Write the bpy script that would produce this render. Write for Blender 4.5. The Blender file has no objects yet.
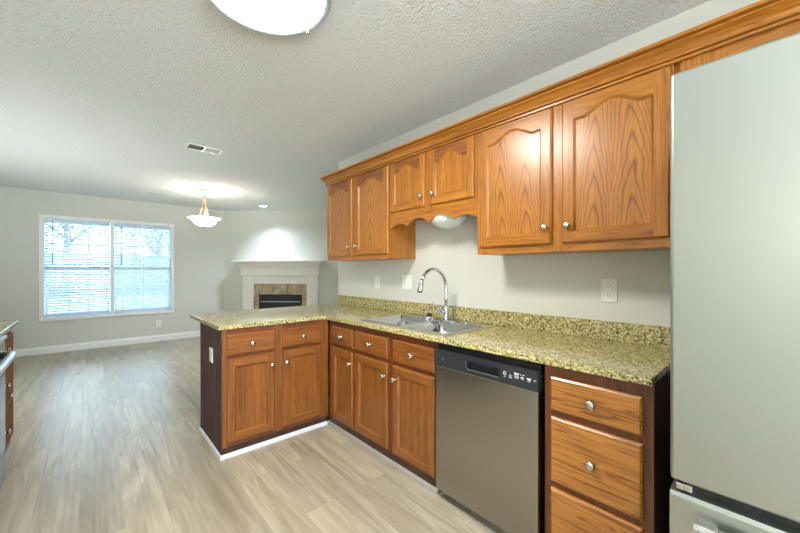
import bpy, bmesh, math, random
from mathutils import Vector, Matrix

random.seed(7)
sc = bpy.context.scene
COL = sc.collection
PI = math.pi

# ------------------------------------------------------------------ camera
cam_data = bpy.data.cameras.new('camera')
cam_data.sensor_width = 36.0
cam_data.lens = 343.12 / 800 * 36.0
cam_data.shift_x = 0.0151
cam_data.shift_y = 0.005
cam_data.clip_start = 0.02
cam = bpy.data.objects.new('camera', cam_data)
COL.objects.link(cam)
cam.location = (0, 0, 1.2905)
cam.rotation_euler = (PI / 2, 0, -math.radians(41.0))
sc.camera = cam

# ------------------------------------------------------------------ world, exposure, daylight, fill lights
world = bpy.data.worlds.new('world')
sc.world = world
world.use_nodes = True
wn = world.node_tree
bg = wn.nodes['Background']
bg.inputs[0].default_value = (0.62, 0.80, 1.0, 1)
bg.inputs[1].default_value = 6.5

vs = sc.view_settings
vs.view_transform = 'Standard'
vs.look = 'None'
vs.exposure = 0.70
vs.gamma = 1.0
vs.use_curve_mapping = False
sc.cycles.max_bounces = 10
sc.cycles.diffuse_bounces = 6
sc.cycles.glossy_bounces = 5
sc.cycles.sample_clamp_indirect = 6.0


def area(name, loc, rot, sx, sy, power, color=(1, 1, 1), portal=False, spread=180):
    d = bpy.data.lights.new(name, 'AREA')
    d.shape = 'RECTANGLE'
    d.size, d.size_y = sx, sy
    d.energy = power
    d.color = color
    d.spread = math.radians(spread)
    if portal:
        d.cycles.is_portal = True
    o = bpy.data.objects.new(name, d)
    COL.objects.link(o)
    o.location = loc
    o.rotation_euler = rot
    return o


# added fill to brighten the family room ceiling, unseen by the left wall
area('family_fill', (-0.80, 4.7, 0.20), (PI, 0, 0), 0.20, 1.4, 19, (0.90, 0.95, 1.0), spread=150)
area('window_portal', (0.305, 7.66, 1.33), (-PI / 2, 0, 0), 1.7, 1.55, 1, portal=True)
# added fill light behind the camera, set at the unseen patio door
area('patio_fill', (-0.25, -2.30, 1.25), (PI / 2, 0, 0), 1.5, 2.0, 60, (0.90, 0.96, 1.0))
# added up-facing fill behind the camera, bounced off the ceiling
area('ceiling_bounce_fill', (-0.6, -0.9, 1.15), (PI, 0, 0), 0.5, 0.5, 30, (0.96, 0.98, 1.0))
# unseen fill added over the near half of the kitchen, behind the camera
area('rear_fill', (0.35, -1.35, 2.48), (0, 0, 0), 0.6, 0.6, 20, (0.95, 0.98, 1.0))


# ------------------------------------------------------------------ material helpers
def lin(c):
    out = []
    for v in c[:3]:
        v = v / 255.0
        out.append(v / 12.92 if v <= 0.04045 else ((v + 0.055) / 1.055) ** 2.4)
    return (out[0], out[1], out[2], 1.0)


def base_mat(name, rgb=(200, 200, 200), rough=0.5, metal=0.0, spec=0.5):
    m = bpy.data.materials.new(name)
    m.use_nodes = True
    b = m.node_tree.nodes['Principled BSDF']
    b.inputs['Base Color'].default_value = lin(rgb)
    b.inputs['Roughness'].default_value = rough
    b.inputs['Metallic'].default_value = metal
    b.inputs['Specular IOR Level'].default_value = spec
    return m


class N:
    def __init__(self, m):
        self.t = m.node_tree
        self.b = self.t.nodes['Principled BSDF']

    def n(self, typ, **kw):
        x = self.t.nodes.new(typ)
        for k, v in kw.items():
            if k in ('ins',):
                for kk, vv in v.items():
                    x.inputs[kk].default_value = vv
            else:
                setattr(x, k, v)
        return x

    def l(self, a, b):
        self.t.links.new(a, b)

    def ramp(self, src, stops):
        r = self.n('ShaderNodeValToRGB')
        cr = r.color_ramp
        while len(cr.elements) < len(stops):
            cr.elements.new(0.5)
        for e, (p, c) in zip(cr.elements, stops):
            e.position = p
            e.color = c if len(c) == 4 else lin(c)
        self.l(src, r.inputs[0])
        return r.outputs[0]

    def math(self, op, a, b=None):
        x = self.n('ShaderNodeMath', operation=op)
        for i, v in enumerate((a, b)):
            if v is None:
                continue
            if hasattr(v, 'links'):
                self.l(v, x.inputs[i])
            else:
                x.inputs[i].default_value = v
        return x.outputs[0]

    def mix(self, fac, a, b, mode='MIX'):
        x = self.n('ShaderNodeMix', data_type='RGBA', blend_type=mode)
        for s, v in ((0, fac), (6, a), (7, b)):
            if hasattr(v, 'links'):
                self.l(v, x.inputs[s])
            else:
                x.inputs[s].default_value = v
        return x.outputs[2]

    def bump(self, h, strength, dist):
        x = self.n('ShaderNodeBump')
        x.inputs['Strength'].default_value = strength
        x.inputs['Distance'].default_value = dist
        self.l(h, x.inputs['Height'])
        self.l(x.outputs[0], self.b.inputs['Normal'])


def oak(name, light, mid, dark, grain='v', cathedral=0, rough=0.3, coat=0.15, figure=0.30):
    """grain v: along local z, h: along local x, y: along local y. cathedral = number of arched figures."""
    m = base_mat(name, mid, rough)
    k = N(m)
    k.b.inputs['Coat Weight'].default_value = coat
    k.b.inputs['Coat Roughness'].default_value = 0.26
    if coat == 0:
        k.b.inputs['Specular IOR Level'].default_value = 0.15
    tc = k.n('ShaderNodeTexCoord')
    oi = k.n('ShaderNodeObjectInfo')
    rnd = k.math('MULTIPLY', oi.outputs['Random'], 37.0)
    comb = k.n('ShaderNodeCombineXYZ')
    for i in range(3):
        k.l(rnd, comb.inputs[i])
    add = k.n('ShaderNodeVectorMath', operation='ADD')
    k.l(tc.outputs['Object'], add.inputs[0])
    k.l(comb.outputs[0], add.inputs[1])
    sc_ = {'v': (1, 1, 0.06), 'h': (0.06, 1, 1), 'y': (1, 0.06, 1)}[grain]
    mp = k.n('ShaderNodeMapping')
    mp.inputs['Scale'].default_value = sc_
    k.l(add.outputs[0], mp.inputs[0])
    if cathedral:
        sep = k.n('ShaderNodeSeparateXYZ')
        k.l(tc.outputs['Generated'], sep.inputs[0])
        gx = k.math('SUBTRACT', sep.outputs[0], 0.5)
        if cathedral == 2:
            gx = k.math('SUBTRACT', k.math('ABSOLUTE', gx), 0.24)
            gx = k.math('MULTIPLY', gx, 0.42)
        else:
            gx = k.math('MULTIPLY', gx, 0.30)
        nz = k.n('ShaderNodeTexNoise', ins={'Scale': 3.2, 'Detail': 2.0})
        k.l(add.outputs[0], nz.inputs['Vector'])
        wob = k.math('MULTIPLY', k.math('SUBTRACT', nz.outputs[0], 0.5), 0.22)
        gx = k.math('ADD', gx, k.math('MULTIPLY', wob, 0.5))
        # nested arches: contour = z + c * x^2 / (...)
        gz = k.math('ADD', sep.outputs[2], wob)
        par = k.math('ADD', k.math('MULTIPLY', gz, 0.42),
                     k.math('MULTIPLY', k.math('POWER', k.math('ABSOLUTE', gx), 1.6), 14.0))
        ph = k.math('MULTIPLY', par, 62.0)
        w = k.math('SINE', ph)
        wave = k.math('ADD', k.math('MULTIPLY', w, 0.5), 0.5)
    else:
        wave = None
    # pores
    mp2 = k.n('ShaderNodeMapping')
    mp2.inputs['Scale'].default_value = {'v': (1, 1, 0.035), 'h': (0.035, 1, 1), 'y': (1, 0.035, 1)}[grain]
    k.l(add.outputs[0], mp2.inputs[0])
    po = k.n('ShaderNodeTexNoise', ins={'Scale': 260.0, 'Detail': 3.0, 'Roughness': 0.7})
    k.l(mp2.outputs[0], po.inputs['Vector'])
    br = k.n('ShaderNodeTexNoise', ins={'Scale': 5.0, 'Detail': 2.0})
    k.l(mp.outputs[0], br.inputs['Vector'])
    st = k.n('ShaderNodeTexNoise', ins={'Scale': 48.0, 'Detail': 4.0, 'Roughness': 0.6})
    k.l(mp2.outputs[0], st.inputs['Vector'])
    if cathedral:
        c1 = k.ramp(wave, [(0.0, dark), (0.13, mid), (0.4, light), (1.0, light)])
    c2 = k.ramp(br.outputs[0], [(0.3, mid), (0.7, light)])
    c3 = k.ramp(st.outputs[0], [(0.36, dark), (0.47, mid), (0.58, light)])
    col = k.mix(0.45, c2, c3)
    if cathedral:
        col = k.mix(0.5, col, c1)
    else:
        fg = k.n('ShaderNodeTexNoise', ins={'Scale': 26.0, 'Detail': 1.0, 'Distortion': 1.2})
        k.l(mp2.outputs[0], fg.inputs['Vector'])
        ring = k.math('ADD', k.math('MULTIPLY', k.math('SINE', k.math('MULTIPLY', fg.outputs[0], 46.0)), 0.5), 0.5)
        col = k.mix(figure, col, k.ramp(ring, [(0.0, dark), (0.2, mid), (0.5, light)]))
    pf = k.ramp(po.outputs[0], [(0.34, (1, 1, 1, 1)), (0.5, (0, 0, 0, 1))])
    col = k.mix(k.math('MULTIPLY', pf, 0.35), col, lin(dark))
    k.l(col, k.b.inputs['Base Color'])
    k.bump(po.outputs[0], 0.06, 0.001)
    return m


def granite(name):
    m = base_mat(name, (180, 170, 100), 0.08)
    k = N(m)
    tc = k.n('ShaderNodeTexCoord')
    v = tc.outputs['Object']
    n1 = k.n('ShaderNodeTexNoise', ins={'Scale': 58.0, 'Detail': 5.0, 'Roughness': 0.65})
    n2 = k.n('ShaderNodeTexNoise', ins={'Scale': 100.0, 'Detail': 3.0, 'Roughness': 0.6})
    n3 = k.n('ShaderNodeTexNoise', ins={'Scale': 9.0, 'Detail': 3.0})
    vo = k.n('ShaderNodeTexVoronoi', ins={'Scale': 105.0, 'Randomness': 1.0})
    for x in (n1, n2, n3, vo):
        k.l(v, x.inputs['Vector'])
    base = k.ramp(n1.outputs[0], [(0.32, (86, 76, 42)), (0.43, (152, 140, 84)), (0.54, (190, 179, 120)), (0.68, (222, 214, 176))])
    spots = k.ramp(vo.outputs['Color'], [(0.20, (34, 32, 26)), (0.26, (124, 110, 58)), (0.55, (182, 170, 100)), (0.9, (224, 217, 182))])
    col = k.mix(0.5, base, spots)
    dk = k.ramp(n2.outputs[0], [(0.41, (1, 1, 1, 1)), (0.455, (0, 0, 0, 1))])
    d3 = k.ramp(n3.outputs[0], [(0.35, (0.45, 0.45, 0.45, 1)), (0.6, (1, 1, 1, 1))])
    col = k.mix(k.math('MULTIPLY', dk, d3), col, lin((30, 28, 24)))
    wt = k.ramp(n2.outputs[0], [(0.60, (0, 0, 0, 1)), (0.68, (1, 1, 1, 1))])
    col = k.mix(k.math('MULTIPLY', wt, 0.5), col, lin((226, 224, 204)))
    k.l(col, k.b.inputs['Base Color'])
    return m


def paint(name, rgb, rough=0.85, bump=0.0):
    m = base_mat(name, rgb, rough, spec=0.25)
    k = N(m)
    tc = k.n('ShaderNodeTexCoord')
    n1 = k.n('ShaderNodeTexNoise', ins={'Scale': 260.0, 'Detail': 2.0})
    k.l(tc.outputs['Object'], n1.inputs['Vector'])
    k.bump(n1.outputs[0], 0.08 + bump, 0.002)
    return m


def ceiling_mat():
    m = base_mat('ceiling_stipple', (224, 226, 222), 0.95, spec=0.1)
    k = N(m)
    tc = k.n('ShaderNodeTexCoord')
    n1 = k.n('ShaderNodeTexNoise', ins={'Scale': 92.0, 'Detail': 4.0, 'Roughness': 0.6})
    n2 = k.n('ShaderNodeTexVoronoi', feature='SMOOTH_F1', ins={'Scale': 75.0})
    for x in (n1, n2):
        k.l(tc.outputs['Object'], x.inputs['Vector'])
    h = k.math('ADD', k.math('MULTIPLY', n1.outputs[0], 1.0), k.math('MULTIPLY', n2.outputs[0], -0.5))
    k.bump(h, 0.9, 0.016)
    return m


def floor_mat():
    m = base_mat('vinyl_planks', (180, 170, 155), 0.34)
    k = N(m)
    tc = k.n('ShaderNodeTexCoord')
    mp = k.n('ShaderNodeMapping')
    mp.inputs['Rotation'].default_value = (0, 0, PI / 2)
    mp.inputs['Location'].default_value = (0.31, 0.045, 0)
    k.l(tc.outputs['Object'], mp.inputs[0])
    br = k.n('ShaderNodeTexBrick', offset=0.37, offset_frequency=2)
    br.inputs['Color1'].default_value = (0, 0, 0, 1)
    br.inputs['Color2'].default_value = (1, 1, 1, 1)
    br.inputs['Mortar'].default_value = (0.5, 0.5, 0.5, 1)
    br.inputs['Scale'].default_value = 1.0
    br.inputs['Mortar Size'].default_value = 0.0016
    br.inputs['Mortar Smooth'].default_value = 0.2
    br.inputs['Bias'].default_value = 0.0
    br.inputs['Brick Width'].default_value = 1.35
    br.inputs['Row Height'].default_value = 0.182
    k.l(mp.outputs[0], br.inputs['Vector'])
    off = k.n('ShaderNodeVectorMath', operation='MULTIPLY')
    k.l(br.outputs['Color'], off.inputs[0])
    off.inputs[1].default_value = (7.0, 13.0, 5.0)
    add = k.n('ShaderNodeVectorMath', operation='ADD')
    k.l(tc.outputs['Object'], add.inputs[0])
    k.l(off.outputs[0], add.inputs[1])
    mg = k.n('ShaderNodeMapping')
    mg.inputs['Scale'].default_value = (1, 0.09, 1)
    k.l(add.outputs[0], mg.inputs[0])
    g1 = k.n('ShaderNodeTexNoise', ins={'Scale': 13.0, 'Detail': 7.0, 'Roughness': 0.6, 'Distortion': 1.2})
    k.l(mg.outputs[0], g1.inputs['Vector'])
    mk = k.n('ShaderNodeMapping')
    mk.inputs['Scale'].default_value = (1, 0.35, 1)
    k.l(add.outputs[0], mk.inputs[0])
    g2 = k.n('ShaderNodeTexNoise', ins={'Scale': 4.5, 'Detail': 3.0, 'Distortion': 0.8})
    k.l(mk.outputs[0], g2.inputs['Vector'])
    wv = k.n('ShaderNodeTexWave', wave_type='BANDS', bands_direction='X',
             ins={'Scale': 10.0, 'Distortion': 10.0, 'Detail': 2.0, 'Detail Scale': 0.8})
    k.l(mg.outputs[0], wv.inputs['Vector'])
    c = k.ramp(g1.outputs[0], [(0.25, (112, 100, 82)), (0.43, (152, 141, 121)), (0.58, (178, 168, 147)), (0.85, (196, 188, 168))])
    c2 = k.ramp(wv.outputs['Fac'], [(0.0, (150, 137, 116)), (0.3, (182, 170, 150)), (1.0, (197, 187, 168))])
    c = k.mix(0.15, c, c2)
    c = k.mix(k.ramp(g2.outputs[0], [(0.4, (0.5, 0.5, 0.5, 1)), (0.62, (0, 0, 0, 1))]), c, lin((150, 138, 120)))
    tint = k.ramp(br.outputs['Color'], [(0.0, (0.84, 0.84, 0.85, 1)), (1.0, (1.05, 1.05, 1.03, 1))])
    c = k.mix(1.0, c, tint, 'MULTIPLY')
    kn = k.n('ShaderNodeTexVoronoi', ins={'Scale': 2.1})
    k.l(mg.outputs[0], kn.inputs['Vector'])
    c = k.mix(k.ramp(kn.outputs['Distance'], [(0.01, (0.6, 0.6, 0.6, 1)), (0.035, (0, 0, 0, 1))]), c, lin((104, 90, 70)))
    c = k.mix(k.math('MULTIPLY', br.outputs['Fac'], 0.55), c, lin((150, 142, 128)))
    k.l(c, k.b.inputs['Base Color'])
    k.bump(g1.outputs[0], 0.15, 0.002)
    return m


def brushed(name, rgb, rough, along='z', amt=0.5):
    m = base_mat(name, rgb, rough, 1.0)
    k = N(m)
    tc = k.n('ShaderNodeTexCoord')
    mp = k.n('ShaderNodeMapping')
    mp.inputs['Scale'].default_value = {'z': (1, 1, 0.012), 'x': (0.012, 1, 1), 'y': (1, 0.012, 1)}[along]
    k.l(tc.outputs['Object'], mp.inputs[0])
    n1 = k.n('ShaderNodeTexNoise', ins={'Scale': 420.0, 'Detail': 2.0})
    k.l(mp.outputs[0], n1.inputs['Vector'])
    r = k.ramp(n1.outputs[0], [(0.3, (rough * (1 - amt * .35),) * 3 + (1,)), (0.7, (rough * (1 + amt * .35),) * 3 + (1,))])
    k.l(r, k.b.inputs['Roughness'])
    return m


def emis(name, rgb, strength):
    m = base_mat(name, rgb, 0.4)
    b = m.node_tree.nodes['Principled BSDF']
    b.inputs['Emission Color'].default_value = lin(rgb)
    b.inputs['Emission Strength'].default_value = strength
    return m


def pane_mat():
    m = bpy.data.materials.new('window_glass')
    m.use_nodes = True
    t = m.node_tree
    t.nodes.clear()
    o = t.nodes.new('ShaderNodeOutputMaterial')
    mx = t.nodes.new('ShaderNodeMixShader')
    fr = t.nodes.new('ShaderNodeFresnel')
    fr.inputs[0].default_value = 1.45
    tr = t.nodes.new('ShaderNodeBsdfTransparent')
    tr.inputs[0].default_value = (0.94, 0.97, 0.97, 1)
    gl = t.nodes.new('ShaderNodeBsdfGlossy')
    gl.inputs['Roughness'].default_value = 0.02
    t.links.new(fr.outputs[0], mx.inputs[0])
    t.links.new(tr.outputs[0], mx.inputs[1])
    t.links.new(gl.outputs[0], mx.inputs[2])
    t.links.new(mx.outputs[0], o.inputs[0])
    return m


def tile_mat():
    m = base_mat('slate_tile', (150, 130, 100), 0.45)
    k = N(m)
    tc = k.n('ShaderNodeTexCoord')
    n1 = k.n('ShaderNodeTexNoise', ins={'Scale': 9.0, 'Detail': 5.0, 'Roughness': 0.6})
    k.l(tc.outputs['Object'], n1.inputs['Vector'])
    c = k.ramp(n1.outputs[0], [(0.3, (136, 116, 86)), (0.5, (170, 152, 120)), (0.7, (192, 178, 148))])
    k.l(c, k.b.inputs['Base Color'])
    return m


def noisy(name, a, b, scale, rough=0.9, stretch=(1, 1, 1)):
    m = base_mat(name, a, rough)
    k = N(m)
    tc = k.n('ShaderNodeTexCoord')
    mp = k.n('ShaderNodeMapping')
    mp.inputs['Scale'].default_value = stretch
    k.l(tc.outputs['Object'], mp.inputs[0])
    n1 = k.n('ShaderNodeTexNoise', ins={'Scale': scale, 'Detail': 4.0})
    k.l(mp.outputs[0], n1.inputs['Vector'])
    k.l(k.ramp(n1.outputs[0], [(0.35, a), (0.65, b)]), k.b.inputs['Base Color'])
    return m


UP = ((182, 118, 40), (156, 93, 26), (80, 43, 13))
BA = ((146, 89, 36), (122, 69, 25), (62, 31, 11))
M = {}
for key, (l_, m_, d_) in (('u', UP), ('b', BA)):
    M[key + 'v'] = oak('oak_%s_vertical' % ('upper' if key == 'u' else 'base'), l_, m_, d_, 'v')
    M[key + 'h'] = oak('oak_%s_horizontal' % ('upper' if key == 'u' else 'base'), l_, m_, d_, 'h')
M['uy'] = oak('oak_crown', UP[0], UP[1], UP[2], 'y')
M['ushade'] = oak('oak_shaded_rail', (144, 86, 40), (120, 66, 28), (72, 36, 14), 'h')  # top rails of the far doors: their shading put into the oak colour
M['lr'] = oak('oak_left_run', BA[0], BA[1], BA[2], 'h', 0, 0.7, 0)
M['uc1'] = oak('oak_upper_cathedral', UP[0], UP[1], UP[2], 'v', 1, 0.3, 0.5)
M['uc2'] = oak('oak_upper_cathedral_pair', UP[0], UP[1], UP[2], 'v', 2, 0.3, 0.5)
M['bk'] = oak('oak_bank_drawer', (188, 127, 60), (164, 103, 42), (76, 40, 15), 'h', 0, 0.32, 0.1, 0.55)
M['fd'] = oak('oak_reddish_frame_and_shade', (122, 66, 30), (100, 50, 22), (58, 28, 12), 'v')  # red stain of the sink run frames; also painted shade on base rails
M['fl'] = oak('oak_frame', (138, 84, 36), (114, 64, 25), (66, 34, 13), 'v')
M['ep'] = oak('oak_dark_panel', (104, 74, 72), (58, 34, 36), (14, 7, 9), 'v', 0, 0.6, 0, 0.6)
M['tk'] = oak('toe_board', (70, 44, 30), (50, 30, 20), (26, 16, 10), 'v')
M['granite'] = granite('granite_gold')
M['wall'] = paint('wall_paint', (206, 206, 197))
M['trim'] = paint('white_trim', (232, 232, 228), 0.4)
M['ceil'] = ceiling_mat()
M['floor'] = floor_mat()
M['steel'] = brushed('stainless', (190, 190, 186), 0.30)
M['dwsteel'] = brushed('stainless_dishwasher', (166, 162, 155), 0.24, 'z', 0.15)
M['fridge'] = brushed('stainless_fridge', (172, 176, 170), 0.34, 'z', 0.12)
M['sink'] = brushed('stainless_sink', (200, 203, 206), 0.33, 'y')
M['bowl_steel'] = brushed('stainless_bowl', (196, 198, 200), 0.20, 'y')
M['chrome'] = base_mat('chrome', (205, 210, 216), 0.10, 1.0)
M['nickel'] = base_mat('brushed_nickel', (196, 192, 184), 0.26, 1.0)
M['black'] = base_mat('black_plastic', (18, 18, 20), 0.35)
M['dgloss'] = base_mat('charcoal_gloss', (44, 46, 50), 0.22)
M['bglass'] = base_mat('black_glass', (14, 16, 20), 0.06)
M['dgrey'] = base_mat('dark_grey', (60, 60, 62), 0.5)
M['plate'] = base_mat('plate_white', (228, 228, 224), 0.35)
M['louver'] = base_mat('vent_louver', (186, 186, 182), 0.5)
M['mark'] = base_mat('panel_print', (205, 208, 210), 0.5)
M['blind'] = base_mat('blind_white', (228, 232, 238), 0.45)
_t = M['blind'].node_tree
_tr = _t.nodes.new('ShaderNodeBsdfTranslucent')
_tr.inputs[0].default_value = (0.86, 0.92, 1.0, 1)
_mx = _t.nodes.new('ShaderNodeMixShader')
_mx.inputs[0].default_value = 0.6
_t.links.new(_t.nodes['Principled BSDF'].outputs[0], _mx.inputs[1])
_t.links.new(_tr.outputs[0], _mx.inputs[2])
_t.links.new(_mx.outputs[0], _t.nodes['Material Output'].inputs[0])
M['vinyl'] = base_mat('vinyl_white', (228, 232, 240), 0.4)
_t = M['vinyl'].node_tree
_tr = _t.nodes.new('ShaderNodeBsdfTranslucent')
_tr.inputs[0].default_value = (0.85, 0.90, 1.0, 1)
_mx = _t.nodes.new('ShaderNodeMixShader')
_mx.inputs[0].default_value = 0.62
_t.links.new(_t.nodes['Principled BSDF'].outputs[0], _mx.inputs[1])
_t.links.new(_tr.outputs[0], _mx.inputs[2])
_t.links.new(_mx.outputs[0], _t.nodes['Material Output'].inputs[0])
M['pane'] = pane_mat()
M['dome'] = emis('lamp_glass', (255, 252, 244), 55.0)
M['bowl'] = emis('pendant_glass', (255, 248, 236), 3.0)
M['disc'] = emis('can_lamp', (240, 246, 255), 6.0)
M['offglass'] = base_mat('frosted_glass_unlit', (212, 216, 210), 0.28)
M['cream'] = base_mat('cream_metal', (176, 158, 124), 0.35, 0.3)
M['pan'] = base_mat('lamp_ring_metal', (176, 188, 200), 0.4, 0.4)
M['mantel'] = paint('mantel_white', (232, 228, 220), 0.45)
M['tile'] = tile_mat()
M['grout'] = base_mat('grout', (84, 74, 58), 0.9)
M['fence'] = noisy('weathered_wood', (120, 124, 130), (150, 152, 154), 6, 0.9, (4, 4, 0.3))
M['grass'] = noisy('lawn', (120, 158, 100), (176, 172, 140), 0.9)
M['bark'] = noisy('bark', (128, 122, 114), (150, 142, 134), 8)
M['leaf'] = noisy('leaves', (136, 150, 128), (170, 174, 156), 3)
M['towelblue'] = base_mat('range_door_glass', (40, 50, 70), 0.08)


# ------------------------------------------------------------------ mesh helpers
class MB:
    def __init__(self):
        self.bm = bmesh.new()

    def face(self, pts, mat=0):
        vs_ = [self.bm.verts.new(p) for p in pts]
        f = self.bm.faces.new(vs_)
        f.material_index = mat
        return f

    def box(self, x0, x1, y0, y1, z0, z1, mat=0, bevel=0.0, seg=1):
        v = [self.bm.verts.new(p) for p in ((x0, y0, z0), (x1, y0, z0), (x1, y1, z0), (x0, y1, z0),
                                            (x0, y0, z1), (x1, y0, z1), (x1, y1, z1), (x0, y1, z1))]
        fs = []
        for idx in ((3, 2, 1, 0), (4, 5, 6, 7), (0, 1, 5, 4), (1, 2, 6, 5), (2, 3, 7, 6), (3, 0, 4, 7)):
            f = self.bm.faces.new([v[i] for i in idx])
            f.material_index = mat
            fs.append(f)
        if bevel:
            es = list({e for f in fs for e in f.edges})
            bmesh.ops.bevel(self.bm, geom=es, offset=bevel, segments=seg, affect='EDGES', profile=0.5)
        return self

    def prism(self, pts, axis, d0, d1, mat=0):
        """pts: 2D polygon; axis x: (y,z) y: (x,z) z: (x,y)."""
        def P(p, d):
            return {'x': (d, p[0], p[1]), 'y': (p[0], d, p[1]), 'z': (p[0], p[1], d)}[axis]
        a = [self.bm.verts.new(P(p, d0)) for p in pts]
        b = [self.bm.verts.new(P(p, d1)) for p in pts]
        n = len(pts)
        fs = [self.bm.faces.new(a), self.bm.faces.new(b[::-1])]
        for i in range(n):
            fs.append(self.bm.faces.new((a[i], a[(i + 1) % n], b[(i + 1) % n], b[i])))
        for f in fs:
            f.material_index = mat
        return self

    def lathe(self, prof, c=(0, 0, 0), axis='z', seg=24, mat=0, smooth=True):
        """prof: (r, h) list along the axis."""
        rings = []
        for r, h in prof:
            ring = []
            if r < 1e-6:
                ring = [self.bm.verts.new(self._ax(0, 0, h, c, axis))]
            else:
                for i in range(seg):
                    a = 2 * PI * i / seg
                    ring.append(self.bm.verts.new(self._ax(r * math.cos(a), r * math.sin(a), h, c, axis)))
            rings.append(ring)
        for A, B in zip(rings, rings[1:]):
            for i in range(seg):
                j = (i + 1) % seg
                if len(A) == 1 and len(B) == 1:
                    continue
                if len(A) == 1:
                    f = self.bm.faces.new((A[0], B[j], B[i]))
                elif len(B) == 1:
                    f = self.bm.faces.new((A[i], A[j], B[0]))
                else:
                    f = self.bm.faces.new((A[i], A[j], B[j], B[i]))
                f.material_index = mat
                f.smooth = smooth
        return self

    @staticmethod
    def _ax(a, b, h, c, axis):
        if axis == 'z':
            return (c[0] + a, c[1] + b, c[2] + h)
        if axis == 'y':
            return (c[0] + a, c[1] + h, c[2] + b)
        return (c[0] + h, c[1] + a, c[2] + b)

    def tube(self, path, r, seg=12, mat=0, caps=True):
        pts = [Vector(p) for p in path]
        rs = r if isinstance(r, (list, tuple)) else [r] * len(pts)
        rings = []
        prev = None
        for i, p in enumerate(pts):
            t = (pts[min(i + 1, len(pts) - 1)] - pts[max(i - 1, 0)]).normalized()
            if prev is None:
                ref = Vector((0, 0, 1)) if abs(t.z) < 0.9 else Vector((0, 1, 0))
                u = t.cross(ref).normalized()
            else:
                u = (prev - t * prev.dot(t)).normalized()
            prev = u
            w = t.cross(u)
            rings.append([self.bm.verts.new(p + (u * math.cos(2 * PI * k / seg) + w * math.sin(2 * PI * k / seg)) * rs[i])
                          for k in range(seg)])
        for A, B in zip(rings, rings[1:]):
            for k in range(seg):
                f = self.bm.faces.new((A[k], A[(k + 1) % seg], B[(k + 1) % seg], B[k]))
                f.smooth = True
                f.material_index = mat
        if caps:
            for ring in (rings[0][::-1], rings[-1]):
                f = self.bm.faces.new(ring)
                f.material_index = mat
        return self

    def build(self, name, mats, parent=None, origin=(0, 0, 0)):
        bmesh.ops.recalc_face_normals(self.bm, faces=self.bm.faces[:])
        me = bpy.data.meshes.new(name)
        if any(origin):
            bmesh.ops.translate(self.bm, verts=self.bm.verts[:], vec=-Vector(origin))
        self.bm.to_mesh(me)
        self.bm.free()
        for m in (mats if isinstance(mats, (list, tuple)) else [mats]):
            me.materials.append(m)
        o = bpy.data.objects.new(name, me)
        COL.objects.link(o)
        o.location = origin
        if parent is not None:
            o.parent = parent
        return o


def tag(o, label=None, cat=None, group=None, kind=None):
    for k_, v_ in (('label', label), ('category', cat), ('group', group), ('kind', kind)):
        if v_:
            o[k_] = v_
    return o


def thing(name, label, cat, loc=(0, 0, 0), rz=0.0, group=None):
    o = bpy.data.objects.new(name, None)
    o.empty_display_size = 0.1
    COL.objects.link(o)
    o.location = loc
    o.rotation_euler = (0, 0, rz)
    return tag(o, label, cat, group)


def struct(name, mb, mat, label=None, parent=None, origin=(0, 0, 0)):
    o = mb.build(name, mat, parent, origin)
    if parent is None:
        tag(o, label, None, None, 'structure')
    return o


def slab_grid(xs, ys, keep, z0, z1):
    """merged horizontal slab made of the kept cells of a grid."""
    mb = MB()
    V = {}

    def vert(i, j, z):
        if (i, j, z) not in V:
            V[(i, j, z)] = mb.bm.verts.new((xs[i], ys[j], z))
        return V[(i, j, z)]
    nx, ny = len(xs) - 1, len(ys) - 1
    K = lambda i, j: 0 <= i < nx and 0 <= j < ny and keep(i, j)
    for i in range(nx):
        for j in range(ny):
            if not K(i, j):
                continue
            mb.bm.faces.new([vert(i, j, z1), vert(i + 1, j, z1), vert(i + 1, j + 1, z1), vert(i, j + 1, z1)])
            mb.bm.faces.new([vert(i, j + 1, z0), vert(i + 1, j + 1, z0), vert(i + 1, j, z0), vert(i, j, z0)])
            for (di, dj, a, b) in ((-1, 0, (i, j + 1), (i, j)), (1, 0, (i + 1, j), (i + 1, j + 1)),
                                   (0, -1, (i, j), (i + 1, j)), (0, 1, (i + 1, j + 1), (i, j + 1))):
                if not K(i + di, j + dj):
                    mb.bm.faces.new([vert(*a, z0), vert(*b, z0), vert(*b, z1), vert(*a, z1)])
    return mb


# ------------------------------------------------------------------ room shell
XL, XR = -1.06, 2.131          # kitchen side walls
YF, YN = 7.489, -2.40          # far (window) wall, near wall
YE = 3.300                     # where the kitchen wall ends
H = 2.519
XD, YD = 3.744, 5.827          # far end of the diagonal wall
struct('floor', MB().box(XL - .12, XD + .12, YN - .12, YF + .12, -0.1, 0.0), M['floor'], 'pale greige wood plank vinyl floor')
struct('ceiling', MB().box(XL - .12, XD + .12, YN - .12, YF + .12, H, H + 0.1), M['ceil'], 'stippled white ceiling')
mb = MB()
wx0, wx1, wz0, wz1 = -0.532, 1.142, 0.562, 2.100
mb.box(XL - .12, wx0, YF, YF + .12, 0, H).box(wx1, XD + .12, YF, YF + .12, 0, H)
mb.box(wx0, wx1, YF, YF + .12, 0, wz0).box(wx0, wx1, YF, YF + .12, wz1, H)
struct('wall_far', mb, M['wall'], 'greige far wall with the double window')
struct('wall_left', MB().box(XL - .12, XL, YN, YF, 0, H), M['wall'], 'greige wall behind the range')
mb = MB()
dx0, dx1, dz1 = -1.0, 0.5, 2.2
mb.box(XL - .12, dx0, YN - .12, YN, 0, H).box(dx1, XD + .12, YN - .12, YN, 0, H).box(dx0, dx1, YN - .12, YN, dz1, H)
struct('wall_near', mb, M['wall'], 'greige wall behind the camera')
mb = MB()
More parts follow.
